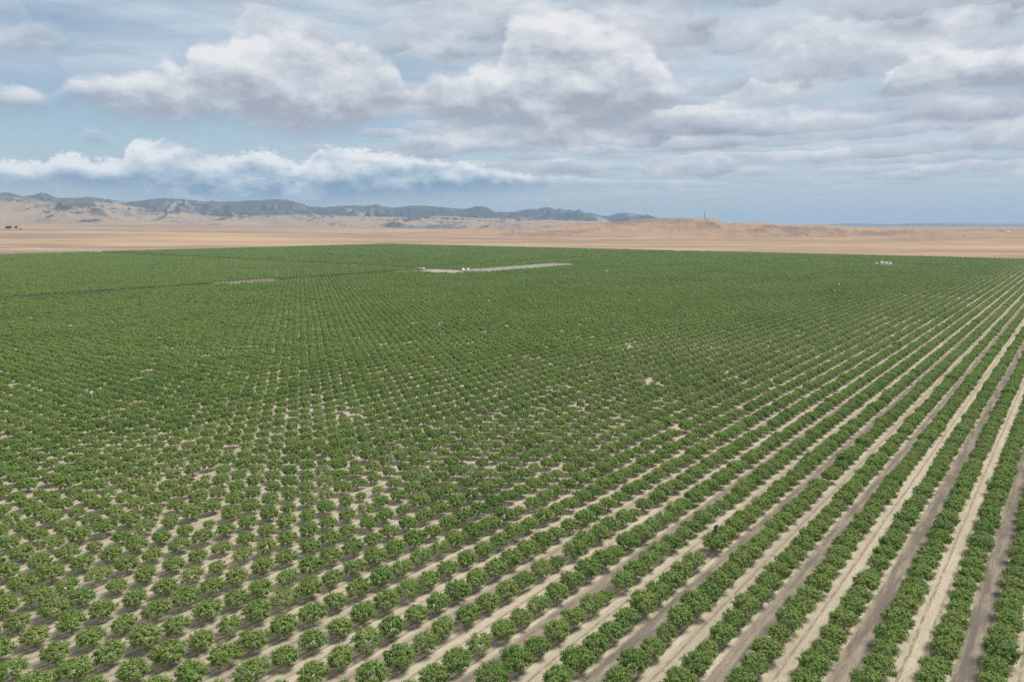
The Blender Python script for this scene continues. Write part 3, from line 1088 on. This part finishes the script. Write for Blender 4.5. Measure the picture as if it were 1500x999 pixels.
rings = [ring(7.5, -0.1), ring(1.6, 2.7), ring(-1.6, 2.75), ring(-5.5, 1.0)]
Vv = [p for r_ in rings for p in r_]
N4 = 96
Fv = [(i * N4 + k, i * N4 + (k + 1) % N4, (i + 1) * N4 + (k + 1) % N4, (i + 1) * N4 + k) for i in range(3) for k in range(N4)]
mesh_obj('bank', Vv, Fv, M_LINER, res)
rw = [(x, y, 2.05) for x, y, z in ring(-3.2, 0)]
mesh_obj('water', rw, [list(range(N4))], M_WATER, res)


def tank(label, px, py, z, rad, hgt, m, group, roof):
    x, y = on_ground(px, py, z)
    t = thing('water_tank', label, 'tank', (x, y, 0.02), 0.3, group)
    MB().lathe([(rad, 0), (rad, hgt * 0.33), (rad * 1.012, hgt * 0.335), (rad * 1.012, hgt * 0.35), (rad, hgt * 0.355), (rad, hgt * 0.66), (rad * 1.012, hgt * 0.665), (rad * 1.012, hgt * 0.68), (rad, hgt * 0.685), (rad, hgt)], 32).build('shell', m, t, True)
    MB().lathe([(rad * 1.03, hgt + 0.003), (rad * 1.03, hgt + 0.08), (rad * 0.75, hgt + roof * 0.55), (rad * 0.4, hgt + roof * 0.88), (rad * 0.12, hgt + roof)], 32).build('roof', m, t, True)
    MB().tube((0, 0, hgt + roof - 0.05), (0, 0, hgt + roof + 0.3), 0.25, 0.25, 12).build('hatch', M_GALV, t)
    lad = MB()
    for s in (-0.22, 0.22):
        lad.tube((s, -rad - 0.15, 0.0), (s, -rad - 0.15, hgt + 0.4), 0.03, n=5)
    for q in np.arange(0.3, hgt, 0.35):
        lad.tube((-0.22, -rad - 0.15, q), (0.22, -rad - 0.15, q), 0.02, n=4)
    lad.tube((0, -rad - 0.15, hgt * 0.9), (0, -rad + 0.05, hgt * 0.9), 0.03, n=4)
    lad.build('ladder', M_GALV, t)
    MB().tube((rad - 0.1, 0.4, 0.4), (rad + 0.9, 0.4, 0.4), 0.12, n=8).tube((rad + 0.9, 0.4, 0.5), (rad + 0.9, 0.4, -0.1), 0.12, n=8).build('outlet_pipe', M_GALV, t)
    return t


g1 = 'white tanks in the gravel yard'
tank('white round water tank in the gravel yard, on the bare gravel side of its twin', 678.4, 398.2, 0, 1.75, 3.6, M_WHITE, g1, 0.8)
tank('white round water tank in the gravel yard, on the reservoir side of its twin', 685.6, 397.9, 0, 1.65, 3.5, M_WHITE, g1, 0.8)
g2 = 'cream tanks standing among the trees'
tank('cream round tank next to the low shed, first of three in a line', 1291.3, 388.0, 2.4, 2.3, 6.4, M_CREAM, g2, 0.7)
tank('cream round tank in the middle of the line of three', 1297.6, 388.4, 2.4, 2.25, 6.0, M_CREAM, g2, 0.6)
tank('cream round tank at the end of three, farthest from the low shed', 1303.9, 388.4, 2.4, 2.1, 5.6, M_CREAM, g2, 0.6)

# pump set between the white tanks
x, y = on_ground(682.3, 399.2)
p = thing('pump_set', 'dark irrigation pump and filter set in front of two white tanks', 'pump', (x, y, 0.02), 0.4)
MB().box((0, 0, 0.15), (4.2, 1.6, 0.3)).build('skid', M_RUST, p)
MB().box((-1.1, 0, 0.9), (1.6, 1.1, 1.2)).box((-1.1, 0, 1.6), (1.2, 0.9, 0.2)).build('engine', M_RUST, p)
for k in range(3):
    MB().lathe([(0.3, 0.3), (0.38, 0.45), (0.38, 1.25), (0.25, 1.45), (0.08, 1.52)], 14).build('filter_vessel', M_RUST, p, True).location = (0.35 + k * 0.72, 0, 0)
MB().tube((-0.3, -0.4, 0.6), (2.0, -0.4, 0.6), 0.12, n=8).build('manifold_pipe', M_GALV, p)

# low shed by the cream tanks
x, y = on_ground(1285.6, 386.0, 3.0)
s = thing('shed', 'low pale shed with pitched roof beside the three cream tanks', 'shed', (x, y, 0.02), 0.15)
MB().box((0, 0, 1.5), (5.4, 3.2, 3.0)).build('wall', M_CREAM, s)
MB().prism([(-2.95, 3.003), (2.95, 3.003), (2.95, 3.12), (0, 3.9), (-2.95, 3.12)], -1.9, 1.9).build('roof', M_WOOD, s)
dr = MB().box((-0.6, -1.64, 1.05), (1.0, 0.06, 2.1)).build('door', M_GALV, s)
MB().box((-0.25, -1.70, 1.05), (0.08, 0.05, 0.2)).build('handle', M_RUST, dr)
fr_ = MB().box((1.4, -1.64, 1.7), (1.1, 0.06, 0.9)).build('window', M_GALV, s)
MB().box((1.4, -1.685, 1.7), (0.95, 0.02, 0.75)).build('pane', M_WATER, fr_)

# crates and pallets left in the yard
for k, (px, py, lab) in enumerate(((655, 399.6, 'weathered timber bin in the gravel yard, farthest from the pump set'), (662, 399.3, 'weathered timber bin in the gravel yard, second from the pump set'), (670, 399.0, 'weathered timber bin in the gravel yard, next to the white tanks'))):
    x, y = on_ground(px, py)
    b_ = thing('timber_bin', lab, 'bin', (x, y, 0.02), 0.3 * k, 'timber bins in the yard')
    for yy in (-0.58, 0.58):
        MB().box((0, yy, 0.45), (1.2, 0.05, 0.6)).build('side', M_WOOD, b_)
    for xx in (-0.575, 0.575):
        MB().box((xx, 0, 0.45), (0.05, 1.1, 0.6)).build('end', M_WOOD, b_)
    MB().box((0, 0, 0.14), (1.1, 1.1, 0.04)).box((-0.5, 0, 0.06), (0.1, 1.1, 0.12)).box((0.5, 0, 0.06), (0.1, 1.1, 0.12)).build('base', M_WOOD, b_)


# ------------------------------------------------------------------ posts with boxes standing out of the trees
def post(label, px, top_py, z, box_w, dark=False):
    x, y = on_ground(px, top_py, z)
    t = thing('box_post', label, 'post', (x, y, 0.0), 0.6, 'posts with boxes above the trees')
    MB().tube((0, 0, -0.1), (0, 0, z - 0.55), 0.09 if z < 6 else 0.14, n=8).build('pole', M_TOWER if dark else M_WHITE, t)
    h = box_w * 0.8
    b_ = MB().box((0, 0, z - 0.55 + h / 2), (box_w, box_w * 0.8, h)).build('box', M_WHITE, t)
    MB().prism([(-box_w * 0.6, z - 0.547 + h), (box_w * 0.6, z - 0.547 + h), (box_w * 0.6, z - 0.5 + h), (0, z - 0.38 + h), (-box_w * 0.6, z - 0.5 + h)], -box_w * 0.5, box_w * 0.5).build('lid', M_WHITE, b_)
    return t


post('white post with a box on top among the sandy-gapped trees before the farm road', 134, 574.5, 4.6, 0.75)
post('tall white post just behind the bare gravel patch on the farm road', 404, 398.5, 7.5, 1.0)
post('tall white post by the farm road corner, short of the gravel yard', 571, 382.5, 9.0, 1.0)
post('stout white post with a box, standing alone beyond the reservoir end', 889, 397.0, 7.2, 1.6)
post('slim pale post behind the stout boxed post near the reservoir', 905, 384.5, 6.5, 0.6)
post('short pale post alone in the dense trees, in front of the reservoir', 936, 439, 5.0, 0.55)
post('dark post with a white box by a small bare spot in the trees', 1229, 416, 7.4, 0.9, True)
post('dark thin post in the long rows toward the cream tanks', 1424, 421, 7.0, 0.5, True)
post('tall slim post rising between the cream tanks and the low shed', 1292.6, 378.0, 11.5, 0.6)
post('pale post at the mountain end of the cross road', 278, 366, 8.0, 1.0)
post('short white standpipe post on the edge of the bare gravel patch', 408.5, 409, 3.6, 0.6)

# ------------------------------------------------------------------ radio mast on the dry hill
loc = cast(1031.8, 321.5)
mz = land_z(loc.x, loc.y)
t = thing('radio_mast', 'thin dark lattice radio mast on the crest of the dry hills', 'mast', (loc.x, loc.y, mz - 0.5))
HM = 44.0
for k in range(3):
    a = 2 * math.pi * k / 3
    MB().tube((1.7 * math.cos(a), 1.7 * math.sin(a), 0), (0.7 * math.cos(a), 0.7 * math.sin(a), HM), 0.42, n=6).build('leg', M_TOWER, t)
br = MB()
for q in range(16):
    z0, z1 = HM * q / 16, HM * (q + 1) / 16
    for k in range(3):
        a, b_ = 2 * math.pi * k / 3, 2 * math.pi * (k + 1) / 3
        r0, r1 = 1.7 - z0 / HM, 1.7 - z1 / HM
        br.tube((r0 * math.cos(a), r0 * math.sin(a), z0), (r1 * math.cos(b_), r1 * math.sin(b_), z1), 0.2, n=4)
        br.tube((r1 * math.cos(a), r1 * math.sin(a), z1), (r1 * math.cos(b_), r1 * math.sin(b_), z1), 0.2, n=4)
br.build('bracing', M_TOWER, t)
MB().tube((0, 0, HM - 0.2), (0, 0, HM + 7), 0.3, 0.15, n=6).build('aerial', M_TOWER, t)
for zz, a in ((30, 0.6), (22, 2.4)):
    d_ = MB().lathe([(0.2, 0), (1.0, 0.3), (1.3, 0.7)], 14).build('dish', M_GALV, t, True)
    d_.rotation_euler = (math.pi / 2, 0, a)
    d_.location = (1.3 * math.sin(a), -1.3 * math.cos(a), zz)
MB().box((4.5, 1.0, 1.4), (4.0, 3.0, 2.8)).build('equipment_hut', M_GALV, t)


# ------------------------------------------------------------------ farm buildings on the dry hills
def barn(label, px, py, L, W, Hh, rz, wall, roof):
    loc = cast(px, py)
    b_ = thing('farm_building', label, 'building', (loc.x, loc.y, land_z(loc.x, loc.y) - 0.6), rz)
    MB().box((0, 0, Hh / 2), (L, W, Hh)).build('wall', wall, b_)
    MB().prism([(-W * 0.55, Hh + 0.003), (W * 0.55, Hh + 0.003), (W * 0.55, Hh + 0.3), (0, Hh + W * 0.28), (-W * 0.55, Hh + 0.3)], -L * 0.52, L * 0.52).build('roof', roof, b_).rotation_euler = (0, 0, math.pi / 2)
    MB().box((0, -W / 2 - 0.04, Hh * 0.38), (L * 0.2, 0.08, Hh * 0.76)).build('door', M_RUST, b_)
    for k in (-0.32, 0.32):
        MB().box((L * k, -W / 2 - 0.04, Hh * 0.55), (L * 0.1, 0.08, Hh * 0.25)).build('window', M_RUST, b_)
    return b_


barn('small white farm building alone on the bare slope of the dry hills', 1433, 342.0, 9, 6, 3, 0.2, M_WHITE, M_WHITE)
barn('long dark-roofed farm shed on the crest of the low dry hills', 1467, 338.6, 20, 8, 3.5, 0.1, M_GALV, M_RUST)
barn('pale low farm shed beside the dark-roofed shed on the hills', 1477, 340.6, 14, 7, 3, -0.1, M_CREAM, M_GALV)
barn('pale farm shed among dark scrub low on the dry hills', 1415, 346.3, 8, 6, 3, 0.3, M_CREAM, M_GALV)


# ------------------------------------------------------------------ lone trees on the plain
def plain_tree(label, px, py, wid, hgt, seed):
    loc = cast(px, py)
    d = math.hypot(loc.x, loc.y)
    rs = np.random.RandomState(seed)
    t = thing('shade_tree', label, 'tree', (loc.x, loc.y, loc.z), 0, 'dark trees on the dry plain')
    tr = MB()
    tr.tube((0, 0, -0.5), (0.2, 0, hgt * 0.35), wid * 0.045, wid * 0.03, 8)
    for k in range(5):
        a = k * 1.26
        tr.tube((0.2, 0, hgt * 0.33), (wid * 0.3 * math.cos(a), wid * 0.3 * math.sin(a), hgt * 0.65), wid * 0.022, wid * 0.01, 6)
    tr.build('trunk', M_BARK, t)
    Vv, Fv = [], []
    lob = [(rs.uniform(-0.3, 0.3) * wid, rs.uniform(-0.3, 0.3) * wid, hgt * rs.uniform(0.42, 0.78), wid * rs.uniform(0.17, 0.28)) for _ in range(9)]
    for k in range(2600):
        c = lob[rs.randint(9)]
        v_ = rs.normal(0, 1, 3)
        v_ /= np.linalg.norm(v_)
        q = np.array(c[:3]) + v_ * c[3] * rs.uniform(0.6, 1.05) * (1, 1, 0.8)
        nn = v_ + rs.normal(0, 0.5, 3)
        nn /= np.linalg.norm(nn)
        d1 = np.cross(nn, rs.normal(0, 1, 3))
        d1 /= np.linalg.norm(d1)
        d2 = np.cross(nn, d1)
        L = wid * 0.035 * rs.uniform(0.6, 1.3)
        n0 = len(Vv)
        Vv += [q - d1 * L, q + d2 * L * 0.6, q + d1 * L, q - d2 * L * 0.6]
        Fv.append((n0, n0 + 1, n0 + 2, n0 + 3))
    mesh_obj('crown', Vv, Fv, M_EVER, t)
    return d


d0 = plain_tree('broad dark shade tree on the dry plain below the foothills', 12.5, 336.6, 1, 1, 1)
for o in [o for o in col.objects if o.name.startswith('shade_tree')]:
    for ch in list(o.children):
        bpy.data.objects.remove(ch)
    bpy.data.objects.remove(o)
k0 = d0 / 1090.0
plain_tree('broad dark shade tree on the dry plain below the foothills', 12.5, 336.6, 7.5 * k0, 5.6 * k0, 1)
plain_tree('narrower dark shade tree beside the broad one on the plain', 24.5, 336.4, 5.6 * k0, 5.0 * k0, 2)
plain_tree('low dark bush beside the two shade trees on the plain', 30.0, 336.5, 3.0 * k0, 1.6 * k0, 3)
print('shade trees at', d0)

# ------------------------------------------------------------------ the black bird
bd = ray(1048, 778.5)
bd = bd / np.linalg.norm(bd) * 74.0
bird_v, bird_f = [], []


def patch(P, thick):
    """closed thin solid from an outline ring of points"""
    n0 = len(bird_v)
    P = [np.array(p, float) for p in P]
    m_ = len(P)
    for sgn in (1, -1):
        for p_ in P:
            bird_v.append(tuple(p_ + np.array((0, 0, sgn * thick))))
    bird_f.append([n0 + k for k in range(m_)])
    bird_f.append([n0 + m_ + k for k in range(m_)][::-1])
    for k in range(m_):
        bird_f.append([n0 + k, n0 + m_ + k, n0 + m_ + (k + 1) % m_, n0 + (k + 1) % m_])


prof = [(-0.24, 0.02), (-0.16, 0.055), (-0.04, 0.08), (0.08, 0.078), (0.16, 0.055), (0.20, 0.045), (0.235, 0.048), (0.27, 0.036), (0.29, 0.016), (0.35, 0.004)]
for yy, r_ in prof:
    for k in range(10):
        a = 2 * math.pi * k / 10
        bird_v.append((r_ * math.cos(a), yy, r_ * 0.9 * math.sin(a)))
for i in range(len(prof) - 1):
    for k in range(10):
        bird_f.append([i * 10 + k, i * 10 + (k + 1) % 10, (i + 1) * 10 + (k + 1) % 10, (i + 1) * 10 + k])
for s_ in (1, -1):
    inner = [(0.04 * s_, 0.15, 0.03), (0.26 * s_, 0.21, 0.13), (0.30 * s_, -0.02, 0.12), (0.05 * s_, -0.10, 0.02)]
    outer = [(0.26 * s_, 0.21, 0.13), (0.46 * s_, 0.12, 0.18), (0.55 * s_, -0.02, 0.21), (0.50 * s_, -0.01, 0.20), (0.51 * s_, -0.10, 0.20), (0.45 * s_, -0.06, 0.18), (0.43 * s_, -0.15, 0.17), (0.37 * s_, -0.08, 0.15), (0.30 * s_, -0.02, 0.12)]
    for P in (inner, outer):
        patch(P if s_ > 0 else P[::-1], 0.012)
patch([(-0.035, -0.18, 0), (0.035, -0.18, 0), (0.10, -0.42, -0.01), (0.04, -0.46, -0.01), (-0.04, -0.46, -0.01), (-0.10, -0.42, -0.01)], 0.01)
bird = mesh_obj('bird', bird_v, bird_f, M_FEATHER)
bird.location = (bd[0], bd[1], CAM_H + bd[2])
bird.rotation_euler = (R(8), R(-24), R(62))
bird.scale = (1.25, 1.25, 1.25)
bird['label'] = 'black bird with spread wings flying low over an orchard row'
bird['category'] = 'bird'

# ------------------------------------------------------------------ haze: one box of even air round everything
HZ_TOP = max(max(v.co.z for v in o.data.vertices) for o in (mountains, foothills, far_ridge, dry_hills)) + 15
print('haze top', HZ_TOP)
m = bpy.data.materials.new('valley_haze')
m.use_nodes = True
m.node_tree.nodes.clear()
pv = m.node_tree.nodes.new('ShaderNodeVolumePrincipled')
pv.inputs['Color'].default_value = (0.56, 0.755, 0.97, 1)
pv.inputs['Density'].default_value = 5.2e-5
pv.inputs['Anisotropy'].default_value = 0.0
om = m.node_tree.nodes.new('ShaderNodeOutputMaterial')
m.node_tree.links.new(pv.outputs[0], om.inputs['Volume'])
hz = MB().box((0, 0, 0), (86000, 86000, HZ_TOP + 60)).build('haze', m)
hz.location = (0, 0, (HZ_TOP - 60) / 2)
hz['kind'] = 'stuff'
hz['label'] = 'thin pale blue valley haze over the far land'
hz['category'] = 'haze'
